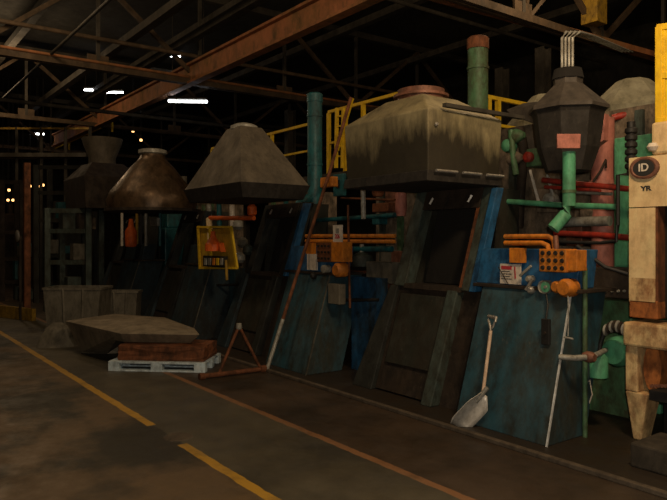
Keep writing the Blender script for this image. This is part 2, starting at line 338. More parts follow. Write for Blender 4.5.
# ------------------------------------------------------------------ FURNACE UNITS
P = 3.25
def furnace(ox, lab, k):
    x0, x1 = -5.36+ox, -4.25+ox
    t = thing('forge_furnace', lab, 'furnace', (-4.8+ox, 5.0, 0), 'forge furnaces in the row')
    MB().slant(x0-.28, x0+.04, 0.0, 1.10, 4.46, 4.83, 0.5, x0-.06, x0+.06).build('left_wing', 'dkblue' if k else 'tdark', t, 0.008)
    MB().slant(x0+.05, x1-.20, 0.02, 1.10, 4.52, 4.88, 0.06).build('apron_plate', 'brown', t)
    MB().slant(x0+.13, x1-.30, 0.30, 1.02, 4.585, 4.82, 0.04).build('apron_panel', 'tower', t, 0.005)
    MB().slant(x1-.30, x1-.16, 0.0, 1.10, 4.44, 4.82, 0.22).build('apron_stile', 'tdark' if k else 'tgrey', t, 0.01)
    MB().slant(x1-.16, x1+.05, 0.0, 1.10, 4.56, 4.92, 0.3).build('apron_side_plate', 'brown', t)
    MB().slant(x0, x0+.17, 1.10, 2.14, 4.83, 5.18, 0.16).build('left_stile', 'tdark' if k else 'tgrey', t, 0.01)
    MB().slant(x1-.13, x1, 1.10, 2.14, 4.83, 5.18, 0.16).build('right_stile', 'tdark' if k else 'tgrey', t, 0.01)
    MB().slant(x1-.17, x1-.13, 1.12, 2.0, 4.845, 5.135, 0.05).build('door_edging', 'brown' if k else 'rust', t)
    MB().slant(x0+.17, x1-.13, 1.93, 2.14, 5.10, 5.17, 0.14).build('header', 'brown', t, 0.006)
    MB().slant(x0+.17, x1-.13, 1.08, 1.13, 4.815, 4.83, 0.22).build('sill', 'brown', t, 0.004)
    for fx in (0.30, 0.85):
        x = x0+fx; MB().bar((x, 5.09, 1.99), (x+.03, 5.11, 2.06), 0.022, 0.02).build('latch_pin', 'steel', t)
    MB().box(x0+.02, x1-.02, 5.56, 5.60, 0, 2.12).build('back_plate', 'dark', t)
    MB().slant(x0, x0+.03, 0.0, 2.12, 5.0, 5.3, 0.3).build('side_plate', 'tower', t)
    MB().slant(x1-.03, x1, 0.0, 2.12, 5.0, 5.3, 0.3).build('side_plate', 'tower', t)
    MB().slant(x0+.17, x1-.17, 1.13, 1.95, 5.15, 5.35, 0.04).build('hearth_door', 'dark', t)
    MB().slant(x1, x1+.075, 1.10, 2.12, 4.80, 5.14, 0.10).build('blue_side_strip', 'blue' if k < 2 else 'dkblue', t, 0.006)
    return t
LF = ['nearest sooty forge furnace, black opening under the big rectangular hood', 'second forge furnace, dark tall opening under the grey pyramid hood',
      'third forge furnace, mostly dark, beyond the yellow framed panel', 'farthest forge furnace at the left end behind grey bins']
for k in range(4): furnace(-P*k - (0.12 if k == 1 else 0), LF[k], k)

def cabinet(ox, lab, k):
    a, c = -3.99+ox, -3.06+ox
    t = thing('control_cabinet', lab, 'control cabinet', (-3.5+ox, 4.8, 0), 'control cabinets between furnaces')
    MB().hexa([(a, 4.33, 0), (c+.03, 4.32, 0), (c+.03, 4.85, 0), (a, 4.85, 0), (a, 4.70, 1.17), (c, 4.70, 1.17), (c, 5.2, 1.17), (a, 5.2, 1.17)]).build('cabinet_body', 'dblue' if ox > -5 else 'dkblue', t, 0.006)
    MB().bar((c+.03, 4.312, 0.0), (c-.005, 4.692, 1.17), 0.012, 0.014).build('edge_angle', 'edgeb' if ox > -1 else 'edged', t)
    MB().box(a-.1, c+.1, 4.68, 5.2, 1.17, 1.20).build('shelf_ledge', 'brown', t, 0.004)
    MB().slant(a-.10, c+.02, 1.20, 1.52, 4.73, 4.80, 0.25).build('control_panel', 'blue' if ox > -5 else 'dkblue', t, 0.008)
    return t
LC = ['nearest control cabinet, blue panel with orange hole-faced box', 'second control cabinet, orange box with a small white number sign above',
      'third control cabinet behind the yellow framed panel', 'farthest dark control cabinet beside the brown cone hood']
CAB = [cabinet(-P*k + (0.0 if k == 0 else -0.05), LC[k], k) for k in range(4)]
def recess(k, m):
    t = CAB[k]; x = -3.06-P*k-.05
    MB().box(x+.03, x+(.64 if k == 1 else .45), 5.0, 5.06, 0, 1.15).build('recess_panel', m, t)
    MB().tube([(x-.05, 4.78, .86), (x+.6, 4.95, .9)], 0.02).build('handle_bar', 'rubber', t)
M['blueg'] = mat('sooty_blue_paint', (0.014, 0.09, 0.21), 0.5, 0, (0.02, 0.025, 0.02), 0.9, 4, .4)  # darker, heavily mottled blue for the second cabinet's recessed panel
recess(1, 'blueg'); recess(2, 'dblue')

# controls of cabinet 1 (plane y ~ 4.72)
t = CAB[0]; Y1 = 4.70
def rect(mb, px0, px1, py0, py1, y, d):
    p = aty(px0, (py0+py1)/2, y); q = aty(px1, (py0+py1)/2, y)
    zt = aty((px0+px1)/2, py0, y).z; zb = aty((px0+px1)/2, py1, y).z
    mb.box(p.x, q.x, y, y+d, zb, zt); return p, q, zb, zt
mb = MB(); p, q, zb, zt = rect(mb, 539, 566, 249, 272, 4.60, 0.16); bb = mb.build('button_box', 'orange', t, 0.006)
for i in range(4):
    for j in range(3):
        x = p.x+(q.x-p.x)*(i+.6)/4.2; z = zb+(zt-zb)*(j+.55)/3.1
        MB().lathe((x, 4.60, z), [(0.0, -.012), (0.016, -.012), (0.02, 0.0), (0.02, 0.004)], 10, 'y').build('push_button', 'rubber', bb, smooth=True)
mb = MB(); rect(mb, 566, 577, 250, 271, 4.62, .14); mb.build('side_box', 'orange', t, 0.005)
mb = MB(); rect(mb, 509, 521, 248, 263, 4.68, .08); mb.build('conduit_bracket', 'orange', t, 0.005)
mb = MB(); p, q, zb, zt = rect(mb, 500, 520, 264, 284, 4.70, .02); pl = mb.build('notice_plate', 'white', t)
cx = (p.x+q.x)/2; cz = (zb+zt)/2; wv = q.x-p.x
MB().box(p.x+.015, p.x+wv*.6, 4.697, 4.70, zt-.05, zt-.018).build('red_heading', 'inkr', pl)
for i in range(4): MB().box(p.x+.015, p.x+wv*(.5+.1*(i%2)), 4.697, 4.70, zt-.07-.022*i, zt-.064-.022*i).build('text_line', 'ink', pl)
MB().bar((p.x+wv*.75, 4.697, zt-.02), (p.x+wv*.78, 4.697, zb+.05), .012, .003).build('arrow_mark', 'inkr', pl)
MB().bar((p.x-.01, 4.69, zt-.03), (p.x+wv*.45, 4.69, zb+.0), .006, .006).build('scratch_rod', 'brown', pl)
def lathe_at(name, px, py, y, prof, m, par, n=18):
    c = aty(px, py, y); return MB().lathe(c, prof, n, 'y').build(name, m, par, smooth=True)
g = lathe_at('gauge', 545.5, 287, 4.68, [(.055, 0.05), (.058, -.03), (.048, -.04), (.045, -.03)], 'edge', t)
lathe_at('gauge_face', 545.5, 287, 4.645, [(.044, 0), (.044, -.004)], 'greenb', g); lathe_at('gauge_hub', 545.5, 287, 4.64, [(.014, 0), (.012, -.01)], 'steel', g)
lathe_at('round_housing', 565, 288, 4.62, [(.06, .12), (.075, .1), (.075, 0), (.055, -.03)], 'orange', t)
lathe_at('round_housing', 556, 287, 4.64, [(.05, .08), (.05, 0), (.035, -.02)], 'orange', t)
lathe_at('selector_knob', 529, 279, 4.68, [(.03, .05), (.03, -.01), (.018, -.03)], 'edge', t)
lathe_at('selector_knob', 531, 290, 4.68, [(.03, .05), (.034, -.01), (.02, -.03)], 'steel', t)
MB().bar(aty(520, 276, 4.67), aty(531, 266, 4.67), .018, .02).build('lever', 'edge', t)
MB().bar(aty(526, 290, 4.65), aty(533, 279, 4.65), .022, .02).build('lever', 'steel', t)
MB().tube([aty(505, 236.5, 4.72), aty(548, 236.5, 4.72), aty(554, 240, 4.70), aty(555, 250, 4.66)], .022).build('orange_conduit', 'orange', t, smooth=True)
MB().tube([aty(505, 243, 4.72), aty(542, 243, 4.72), aty(548, 246, 4.70), aty(549, 251, 4.66)], .022).build('orange_conduit', 'orange', t, smooth=True)
MB().tube([aty(555.5, 236, 4.66), aty(556.5, 250, 4.64)], .022).build('copper_nipple', 'redc', t, smooth=True)
mb = MB(); rect(mb, 541, 549, 319, 345, 4.54, .03); hb = mb.build('hanging_pendant', 'rubber', t, 0.005)
MB().tube([aty(546, 293, 4.66), aty(548, 305, 4.62), aty(546, 320, 4.56)], .008).build('pendant_cord', 'rubber', hb)
lathe_at('pendant_button', 545, 333, 4.535, [(.012, 0), (.01, -.008)], 'brown', hb)
MB().tube([aty(568, 296, 4.5), aty(568.5, 318, 4.5), aty(568, 336, 4.5)], .005).build('pull_chain', 'edge', t)
MB().tube([aty(564, 337, 4.5), aty(573, 339, 4.5)], .008).build('pull_handle', 'edge', t)
MB().box(-3.80, -3.79, 4.5, 4.52, .3, .31).build('bolt', 'edge', t)

# controls of cabinet 2
t = CAB[1]
mb = MB(); rect(mb, 331, 343, 242, 262, 4.60, .14); mb.build('side_box', 'orange', t, .005)
mb = MB(); p, q, zb, zt = rect(mb, 317, 331, 243, 262, 4.62, .14); bb = mb.build('button_box', 'rust', t, .005)
for i in range(4):
    for j in range(3):
        x = p.x+(q.x-p.x)*(i+.6)/4.2; z = zb+(zt-zb)*(j+.6)/3.1
        MB().box(x-.014, x+.014, 4.605, 4.62, z-.012, z+.012).build('push_button', 'rubber', bb)
mb = MB(); p, q, zb, zt = rect(mb, 333, 342, 225, 242, 4.62, .015); sg = mb.build('number_sign', 'white', t)
cx = (p.x+q.x)/2
text('sign_digits', '206', .075, (cx, 4.617, zb+.065), FACE, 'inkr', sg, 0.85, .002); MB().box(cx-.03, cx+.03, 4.615, 4.62, zt-.10, zt-.04).build('emblem_patch', 'edge', sg)
mb = MB(); rect(mb, 307, 316, 254, 270, 4.68, .03); mb.build('notice_plate', 'white', t)
mb = MB(); rect(mb, 306, 313, 243, 254, 4.69, .05); mb.build('conduit_bracket', 'orange', t)
lathe_at('round_housing', 337, 270, 4.60, [(.06, .14), (.085, .12), (.085, 0), (.06, -.03)], 'orange', t)
lathe_at('gauge', 325, 269, 4.64, [(.05, .06), (.05, -.03), (.04, -.035)], 'edge', t)
lathe_at('selector_knob', 313, 276, 4.66, [(.04, .05), (.04, -.01), (.02, -.03)], 'rubber', t)
mb = MB(); rect(mb, 328, 339, 284, 304, 4.62, .1); mb.build('grey_switch_box', 'grey', t, .005)
MB().tube([aty(306, 236, 4.72), aty(395, 236, 5.0)], .024).build('orange_conduit', 'orange', t, smooth=True)
MB().tube([aty(306, 241, 4.72), aty(395, 241.5, 5.0)], .024).build('orange_conduit', 'orange', t, smooth=True)
MB().tube([aty(348, 205, 4.72), aty(349, 262, 4.72), aty(350, 308, 4.72)], .014).build('vertical_rod', 'rust', t, smooth=True)
# controls of cabinet 3: yellow framed board
t = thing('framed_guard_panel', 'yellow framed double panel with orange housing in the middle', 'guard panel', aty(217, 268, 4.5))
def quad(px0, py0, px1, py1, px2, py2, px3, py3, y, d, name, m, par):
    c = [aty(px0, py0, y), aty(px1, py1, y), aty(px2, py2, y), aty(px3, py3, y)]
    up = Vector((0, d, 0)); return MB().hexa([*c, *[v+up for v in c]]).build(name, m, par)
quad(199, 268, 209, 267, 210, 229, 198, 227, 4.5, .03, 'left_panel', 'yellowp', t)
quad(212, 229, 212, 267, 236, 268, 231, 228, 4.5, .03, 'right_panel', 'yellowp', t)
for a, c in (((198, 226), (200, 269)), ((210, 228), (211, 268)), ((198, 227), (231, 227)), ((231, 227), (237, 268)), ((200, 268), (237, 268))):
    MB().bar(aty(*a, 4.47), aty(*c, 4.47), .045, .03).build('frame_rail', 'yellow', t)
t = CAB[2]
quad(206, 246, 221, 252, 219, 243, 210, 241, 4.42, .12, 'orange_housing', 'orangeb', t)
q = aty(213, 251, 4.4); MB().lathe(q, [(.12, 0), (.12, .1), (.05, .2), (.03, .3)], 12).build('orange_valve_body', 'orangeb', t)
mb = MB(); rect(mb, 203, 224, 256, 267, 4.42, .06); mb.build('terminal_strip', 'rubber', t)
for i in range(5):
    mb = MB(); rect(mb, 204+4*i, 206+4*i, 258, 265, 4.40, .02); mb.build('terminal', ['edge', 'steel', 'orange', 'yellow', 'edge'][i], t)
MB().tube([aty(226, 260, 4.42), aty(227, 280, 4.42)], .02).build('hanging_pendant', 'yellowd', t)
MB().tube([aty(210, 218, 4.6), aty(254, 218, 4.75)], .035).build('orange_conduit', 'orangeb', t, smooth=True)
q = aty(252, 210, 4.75); MB().lathe(q, [(.05, -.08), (.07, -.06), (.07, .05), (.04, .08)], 14).build('orange_valve_cap', 'orangeb', t, smooth=True)
MB().tube([aty(209, 219, 4.6), aty(211, 245, 4.5)], .05).build('conduit_riser', 'cream', t, smooth=True)
# far cabinet
t = CAB[3]
q = aty(131, 236, 4.6); MB().lathe(q, [(.10, -.22), (.12, -.18), (.12, .1), (.06, .2), (.04, .35)], 14).build('orange_valve_body', 'orangeb', t, smooth=True)
for px, m in ((122, 'white'), (137, 'yellowd'), (141, 'rubber'), (146, 'edge'), (160, 'teal')):
    MB().tube([aty(px, 211, 4.8), aty(px, 246, 4.8)], .03).build('riser_pipe', m, t, smooth=True)
mb = MB(); rect(mb, 150, 157, 218, 226, 4.7, .05); mb.build('notice_plate', 'edge', t)

# ------------------------------------------------------------------ HOODS
def sq(cx, cy, hx, hy, z): return [(cx-hx, cy-hy, z), (cx+hx, cy-hy, z), (cx+hx, cy+hy, z), (cx-hx, cy+hy, z)]
t = thing('exhaust_hood', 'big rectangular soot-streaked beige hood with reddish collar', 'exhaust hood', (-4.82, 4.73, 2.16), 'exhaust hoods')
cx, cy = -4.82, 4.72
MB().loft([sq(cx, cy, .60, .50, 2.22), sq(cx, cy, .62, .52, 2.80), sq(cx, cy, .27, .25, 3.03)]).build('hood_body', 'hood', t, .012)
MB().loft([sq(cx, cy, .625, .53, 2.14), sq(cx, cy, .615, .52, 2.24)]).build('rim_band', 'hoodd', t, .006)
MB().lathe((cx, cy, 3.00), [(.25, 0), (.25, .06), (.285, .06), (.285, .085), (.24, .085), (.24, .14), (.17, .15)], 28).build('collar', 'redc', t, smooth=True)
MB().bar((cx+.66, cy-.35, 2.84), (cx+.70, cy+.75, 2.84), .05, .035).build('top_rail', 'trussd', t)
for a, c in ((.0, .28), (.36, .62), (.7, .95)):
    MB().tube([(cx+.655, cy-.45+a, 2.235), (cx+.655, cy-.45+c, 2.235)], .013).build('side_bar', 'steel', t, smooth=True)
MB().lathe((cx+.632, cy-.42, 2.66), [(.02, 0), (.012, .015)], 8, 'x').build('bolt', 'steel', t)
t = thing('exhaust_hood', 'tall grey pyramid hood with dark skirt and small bright cap', 'exhaust hood', (-8.02, 4.42, 2.15), 'exhaust hoods')
cx, cy = -8.02, 4.42
MB().loft([sq(cx, cy, .86, .52, 2.32), sq(cx, cy, .84, .50, 2.36), sq(cx, cy, .20, .17, 3.16)]).build('hood_body', 'hoodg', t, .01)
MB().loft([sq(cx, cy, .80, .46, 2.14), sq(cx, cy, .87, .53, 2.33)]).build('skirt', 'hoodd', t, .006)
MB().lathe((cx, cy, 3.14), [(.19, 0), (.19, .05), (.12, .08), (.03, .1)], 20).build('cap', 'edge', t, smooth=True)
t = thing('exhaust_hood', 'brown bottle-shaped cone hood with rounded neck, third from the right', 'exhaust hood', (-11.65, 4.5, 2.2), 'exhaust hoods')
MB().lathe((-11.65, 4.5, 0), [(.80, 2.16), (.82, 2.34), (.76, 2.48), (.40, 2.94), (.29, 3.05), (.23, 3.12), (.22, 3.2)], 20).build('hood_body', 'hoodb', t, smooth=True)
MB().lathe((-11.65, 4.5, 0), [(.88, 2.12), (.88, 2.17)], 12).build('rim_band', 'brown', t)
MB().lathe((-11.65, 4.5, 0), [(.22, 3.18), (.26, 3.2), (.26, 3.26), (.2, 3.28)], 20).build('collar', 'edge', t, smooth=True)
t = thing('exhaust_hood', 'dark brown boxy hood with flared grey neck at far left', 'exhaust hood', (-15.3, 4.7, 2.3), 'exhaust hoods')
MB().loft([sq(-15.3, 4.7, .8, .6, 2.3), sq(-15.3, 4.7, .85, .65, 3.0), sq(-15.3, 4.7, .4, .35, 3.35)]).build('hood_body', 'brown', t, .01)
MB().lathe((-15.3, 4.7, 0), [(.3, 3.33), (.3, 3.5), (.42, 3.8), (.46, 3.95)], 20).build('neck', 'hoodg', t, smooth=True)
# lamp-shaped hood
t = thing('exhaust_hood', 'black lamp-shaped hood with pink plate above green pipe', 'exhaust hood', (-3.43, 5.2, 2.0), 'exhaust hoods')
cx, cy = -3.43, 5.2
rt = math.pi/8
MB().lathe((cx, cy, 0), [(.20, 2.22), (.27, 2.42), (.31, 2.72), (.33, 2.76)], 8, rot=rt).build('lower_shell', 'hoodd', t)
MB().lathe((cx, cy, 0), [(.35, 2.76), (.35, 2.79), (.13, 3.00), (.13, 3.05)], 8, rot=rt).build('upper_cone', 'hoodk', t)
MB().lathe((cx, cy, 0), [(.14, 3.05), (.12, 3.14)], 16).build('cap', 'dark', t)
d = Vector((-V.x, -V.y, 0)); q = atZ(569, 141, 5.40); r2 = R*0.095
MB().hexa([q-r2+Vector((0,0,-.06)), q+r2+Vector((0,0,-.06)), q+r2+V*.03+Vector((0,0,-.06)), q-r2+V*.03+Vector((0,0,-.06)), q-r2*1.05+Vector((0,0,.06)), q+r2*1.05+Vector((0,0,.06)), q+r2+V*.03+Vector((0,0,.06)), q-r2+V*.03+Vector((0,0,.06))]).build('pink_plate', 'pink', t, .004)
q = atZ(600, 130, 6.0)
MB().loft([[q+Vector((-.05,-.05,-.16)), q+Vector((.05,-.02,-.1)), q+Vector((.05,.05,-.1)), q+Vector((-.05,.05,-.16))], [q+Vector((-.08,-.05,.1)), q+Vector((.06,-.02,.14)), q+Vector((.06,.05,.14)), q+Vector((-.08,.05,.1))]]).build('side_flap', 'pink', t)
for i, px in enumerate((562, 565.5, 569, 572.5)):
    lab = ('leftmost', 'second from left', 'third from left', 'rightmost')[i]+' of the four pale conduits rising from the lamp-shaped hood'
    tag(MB().tube([atZ(px, 78, 5.86), atZ(px, 38, 5.86), atZ(px+4+i, 32, 5.95), atZ(px+22, 36, 7.5), atZ(px+60, 52, 9.5)], .012).build('grey_conduit', 'edge'),
        lab, 'conduit', 'pale conduits over the lamp-shaped hood')
t = thing('drain_pipe', 'green pipe under the lamp-shaped hood with elbow at bottom', 'pipe', (-3.4, 5.1, 1.7))
MB().tube([atZ(569, 152, 5.5), atZ(569, 206, 5.5), atZ(566, 214, 5.5), atZ(553, 229, 5.5)], .054, 16).build('pipe_run', 'greenb', t, smooth=True)
MB().tube([atZ(569, 190, 5.5), atZ(569, 193, 5.5)], .060, 16).build('joint_ring', 'green', t, smooth=True)
# pale hoods behind
for px, py, Z, w_, h_, lab in ((545, 97, 9.5, .55, .4, 'small pale cone hood behind the lamp-shaped hood'), (633, 82, 8.5, .62, .38, 'large pale faceted cone hood at upper right')):
    c = atZ(px, py, Z); t = thing('cone_hood', lab, 'exhaust hood', c)
    MB().lathe(c, [(w_, -h_-.35), (w_, -h_), (w_*.35, 0), (w_*.3, .02)], 7, rot=.3).build('hood_body', 'pale', t)
    MB().tube([c+Vector((0,0,-h_-.3)), Vector((c.x, c.y, 2.8))], .16, 12).build('duct', 'green', t, smooth=True)
t = thing('low_duct_hood', 'flat grey sooty duct hood left behind the lamp-shaped hood', 'exhaust hood', aty(524, 128, 6.05))
MB().loft([[aty(512, 116, 5.95), aty(552, 130, 5.95), aty(552, 130, 6.3), aty(512, 116, 6.3)], [aty(506, 110, 5.95), aty(552, 108, 5.95), aty(552, 108, 6.3), aty(506, 110, 6.3)], [aty(524, 103, 6.05), aty(552, 100, 6.05), aty(552, 100, 6.3), aty(524, 103, 6.3)]]).build('duct_body', 'hoodk', t, .01)
# flues
for k, (m, top, lab) in enumerate((('green', 3.9, 'thick green flue pipe rising behind the big sooty hood'), ('teal', 3.85, 'thick teal flue pipe between the pyramid hood and sooty hood'))):
    x = -4.96-P*k; y = 5.76
    t = thing('flue_pipe', lab, 'pipe', (x, y, 0))
    MB().lathe((x, y, 0), [(.115, 0), (.115, top)], 20).build('pipe_run', m, t, smooth=True)
    MB().lathe((x, y, 0), [(.125, top-.12), (.125, top), (.1, top+.02)], 20).build('pipe_mouth', m if k else 'rust', t, smooth=True)
    for z in (2.75, top-.35): MB().lathe((x, y, z), [(.126, 0), (.126, .03)], 20).build('joint_ring', m, t, smooth=True)
    if k:
        MB().tube([(x, y-.1, 2.25), (x+.12, y-.35, 2.15), (x+.18, y-.4, 1.9)], .07, 12).build('branch_pipe', m, t, smooth=True)

# ------------------------------------------------------------------ CASING AND PIPEWORK BEHIND
def casing(x0, x1, y0, y1, z1, m, lab, ribs):
    t = thing('machine_casing', lab, 'machine casing', ((x0+x1)/2, (y0+y1)/2, 0))
    MB().box(x0, x1, y0, y1, 0, z1).build('casing_body', m, t, .01)
    random.seed(int(x0*10)+99)
    for i in range(ribs):
        x = x0+(x1-x0)*(i+.5)/ribs
        MB().box(x-.04, x+.04, y0-.05, y0, .1, z1-.05).build('rib', random.choice(['tgrey', 'green', 'brown', 'casing', 'teal']), t)
    for i in range(ribs*2):
        x = random.uniform(x0+.1, x1-.3); z = random.uniform(.9, z1-.4); ww = random.uniform(.12, .32); hh = random.uniform(.12, .35)
        MB().box(x, x+ww, y0-random.uniform(.08, .18), y0, z, z+hh).build('equipment_box', random.choice(['grey', 'rust', 'casing', 'green', 'redc', 'tgrey', 'teal']), t, .008)
casing(-6.75, -5.7, 5.75, 6.4, 2.5, 'casing', 'grimy casing full of pipes left of the big furnace', 3)
casing(-5.3, -2.2, 6.35, 6.88, 2.95, 'casing', 'grimy brown and green casing behind the nearest control cabinet', 4)
casing(-10.0, -8.75, 6.0, 6.6, 2.4, 'casing', 'dark casing with pipes behind the yellow framed panel', 3)
casing(-13.2, -12.0, 6.0, 6.6, 2.4, 'casing', 'dark casing behind the brown cone hood', 3)
def pipe(pts, r_, m, lab, group=None, name='pipe', n=10):
    return tag(MB().tube(pts, r_, n).build(name, m, smooth=True), lab, 'pipe', group)
# right cluster
c = [aty(598, 238, 6.05), aty(613, 238, 6.05)]
t = thing('salmon_column', 'salmon pink column between lamp-shaped hood and green panel', 'column', (c[0].x+.08, 6.1, 0))
MB().lathe(((c[0].x+c[1].x)/2, 6.0, 0), [(.11, 0), (.11, aty(606, 118, 6.0).z)], 16).build('shaft', 'pink', t, smooth=True)
MB().lathe(((c[0].x+c[1].x)/2, 6.0, 2.15), [(.13, 0), (.13, .04)], 16).build('band', 'pink', t, smooth=True)
a = aty(614, 240, 5.95); b2 = aty(634, 240, 5.95)
t = thing('electrical_locker', 'tall mint green steel locker left of the cream machine', 'locker', ((a.x+b2.x)/2, 6.1, 0))
MB().box(a.x, b2.x+.25, 5.95, 6.13, 0, aty(624, 137, 5.95).z).build('locker_body', 'greenb', t, .01)
MB().box(a.x+.03, b2.x+.2, 5.93, 5.95, 1.35, aty(624, 142, 5.95).z).build('door', 'greenb', t, .006)
MB().box(a.x+.03, b2.x+.2, 5.93, 5.95, .1, 1.30).build('door', 'green', t, .006)
MB().box(a.x+.05, a.x+.07, 5.9, 5.93, 1.9, 2.05).build('handle', 'steel', t)
pipe([aty(543, 180, 5.8), aty(590, 185, 5.75), aty(640, 190, 5.7)], .028, 'red', 'red pipe running right at the middle of the pipework', 'red pipes')
pipe([aty(555, 233, 5.55), aty(600, 235, 5.5), aty(632, 238, 5.45), aty(640, 238, 5.25)], .028, 'red', 'lowest red pipe passing just above the orange box', 'red pipes')
pipe([aty(612, 118, 6.3), aty(668, 104, 6.6)], .035, 'red', 'uppermost red pipe below the pale cone hood', 'red pipes')
pipe([aty(500, 201, 5.4), aty(560, 205, 5.4), aty(616, 207, 5.4)], .028, 'greenb', 'slim mint green pipe level behind the elbowed green pipe')
pipe([aty(560, 242, 5.3), aty(600, 243, 5.3), aty(616, 241, 5.3), aty(618, 225, 5.3), aty(618, 175, 5.3), aty(630, 174, 5.3), aty(640, 174, 5.15)], .016, 'rubber', 'black thin pipe bent square up to the cream machine')
pipe([aty(577, 246, 5.0), aty(590, 256, 5.0), aty(605, 267, 5.0), aty(628, 274, 5.1)], .016, 'rubber', 'black hose sagging to the right beside the orange box')
pipe([aty(566, 275, 4.9), aty(574, 290, 4.9), aty(582, 318, 4.95), aty(588, 330, 5.0)], .016, 'orange', 'rust orange hose drooping below the orange box')
pipe([aty(606, 168, 5.9), aty(606, 160, 5.88), aty(600, 172, 5.85), aty(593, 182, 5.8)], .012, 'brown', 'thin brown bent line across the salmon column')
pipe([fl(585, 437), Vector((fl(585, 437).x, fl(585, 437).y, aty(586, 268, fl(585, 437).y).z))], .02, 'green', 'thin upright green pipe at the right edge of near cabinet')
pipe([aty(584, 386, 4.9), aty(590, 380, 4.9), aty(592, 395, 4.9), aty(588, 407, 4.92)], .006, 'white', 'thin white cord loop low beside the green pipe')
for i, (x_, m, lab) in enumerate(((562, 'white', 'pale slanting rod, left one above the orange box'), (575, 'edge', 'pale slanting rod, right one above the orange box'))):
    pipe([aty(530+i*16, 170, 5.9), aty(538+i*16, 200, 5.9), aty(538+i*16, 206, 6.4)], .014, m, lab)
pipe([aty(545, 187, 5.9), aty(575, 189, 5.9), aty(600, 191, 5.85)], .02, 'red', 'short lower red pipe next to the middle red one', 'red pipes')
pipe([aty(563, 192, 5.85), aty(612, 194, 5.8)], .016, 'edge', 'thin pale level rod under the red pipes')
pipe([aty(565, 222, 5.8), aty(610, 221, 5.8)], .05, 'edge', 'stout dirty pale pipe below the mint green pipe')
pipe([aty(520, 128, 6.0), aty(524, 150, 6.0), aty(521, 190, 6.1), aty(519, 228, 6.1)], .05, 'brown', 'brown curved duct left of the red lamp')
pipe([aty(511, 130, 5.9), aty(513, 155, 5.9), aty(516, 175, 5.9)], .035, 'green', 'short green riser beside the brown curved duct')
for i, (px, py, m, lab) in enumerate(((517, 136, 'green', 'green'), (510, 146, 'greenb', 'mint green'), (515, 158, 'casing', 'brown-grey'), (552, 200, 'edge', 'pale dirty'), (590, 212, 'casing', 'dull tan'))):
    q = aty(px, py, 5.95); o = MB().lathe(q, [(.03, -.10), (.07, -.07), (.085, 0), (.06, .05), (.03, .10)], 12, 'xy'[i % 2]).build('pipe_valve', m, smooth=True)
    tag(o, lab+' valve body in the pipework '+('left of the red lamp' if i < 3 else 'near the elbowed green pipe'), 'valve', 'valves in the right pipework')
# red light + green box at (525,157)
t = thing('indicator_lamp', 'red round lamp on green box left of the lamp-shaped hood', 'lamp', aty(530, 170, 5.6))
mb = MB(); rect(mb, 526, 545, 148, 166, 5.6, .72); mb.build('housing', 'green', t, .01)
lathe_at('red_lens', 527, 157, 5.55, [(.05, .08), (.055, 0), (.03, -.03)], 'red', t)
# green machine low right : pump
t = thing('pump_unit', 'green pump and motor with dark fittings beside the cream machine', 'pump', (-2.9, 5.5, 0))
mb = MB(); rect(mb, 588, 632, 300, 425, 5.6, .35); mb.build('pump_body', 'green', t, .02)
mb = MB(); rect(mb, 590, 632, 268, 298, 5.35, .3); mb.build('dark_manifold', 'brown', t, .01)
for i in range(6):
    lathe_at('manifold_bolt', 594+6*i, 291, 5.34, [(.014, .01), (.01, -.01)], 'edge', t, 8)
q = aty(615, 352, 5.25); MB().lathe(q, [(.10, .25), (.13, .2), (.13, .02), (.10, -.04), (.04, -.05)], 18, 'y').build('motor', 'greenb', t, smooth=True)
q = aty(598, 366, 5.0); MB().lathe(q, [(.08, -.09), (.08, .07), (.055, .1)], 16).build('flange_barrel', 'greenb', t, smooth=True)
MB().tube([aty(559, 357, 4.5), aty(575, 358, 4.55), aty(592, 357, 4.7), aty(606, 350, 5.2)], .022).build('feed_pipe', 'edge', t, smooth=True)
q = aty(589, 357, 4.68); MB().lathe(q, [(.03, -.05), (.045, -.02), (.045, .02), (.03, .05)], 12, 'x').build('brass_valve', 'redc', t, smooth=True)
for i in range(7):
    q = aty(606+i*3, 330-4*math.sin(i*.5), 5.1); MB().lathe(q, [(.04, -.01), (.052, 0), (.04, .01)], 12, 'x').build('hose_fitting', 'brown' if i % 2 else 'edge', t, smooth=True)
MB().tube([aty(606, 326, 5.12), aty(600, 345, 5.12), aty(598, 370, 5.1)], .02).build('hose', 'rubber', t, smooth=True)

# middle cluster between units (px 300-395)
pipe([aty(293, 222, 5.4), aty(395, 215, 5.4)], .03, 'teal', 'teal pipe level above the white number sign')
pipe([aty(345, 249, 5.2), aty(392, 249, 5.2)], .035, 'teal', 'teal pipe level just below the orange conduits')
pipe([aty(350, 272, 5.15), aty(385, 272, 5.15)], .02, 'rust', 'thin rusty pipe above the blue recessed panel')
pipe([aty(341, 198, 5.3), aty(395, 200, 5.3)], .014, 'rust', 'thin rusty pipe under the sooty hood')
pipe([aty(363, 186, 4.9), aty(363.5, 219, 4.9)], .03, 'edge', 'short bright upright tube hanging under the sooty hood')
t = thing('valve_assembly', 'rust red valve cluster under the left of the sooty hood', 'valve', aty(380, 215, 5.5))
mb = MB(); rect(mb, 372, 388, 203, 212, 5.5, .15); mb.build('valve_body', 'rust', t, .01)
q = aty(378, 192, 5.5); MB().lathe(q, [(.06, -.06), (.08, -.02), (.08, .05), (.03, .1)], 14).build('valve_bonnet', 'rust', t, smooth=True)
q = aty(401, 200, 5.5); MB().lathe(q, [(.06, -.2), (.075, -.1), (.07, .08), (.03, .12)], 14).build('ceramic_body', 'pink', t, smooth=True)
t = thing('regulator', 'round teal grey regulator body below the teal pipe', 'regulator', aty(362, 268, 5.2))
q = aty(362, 260, 5.2); MB().lathe(q, [(.03, -.1), (.13, -.08), (.15, 0), (.13, .06), (.04, .1)], 18).build('regulator_body', 'tgrey', t, smooth=True)
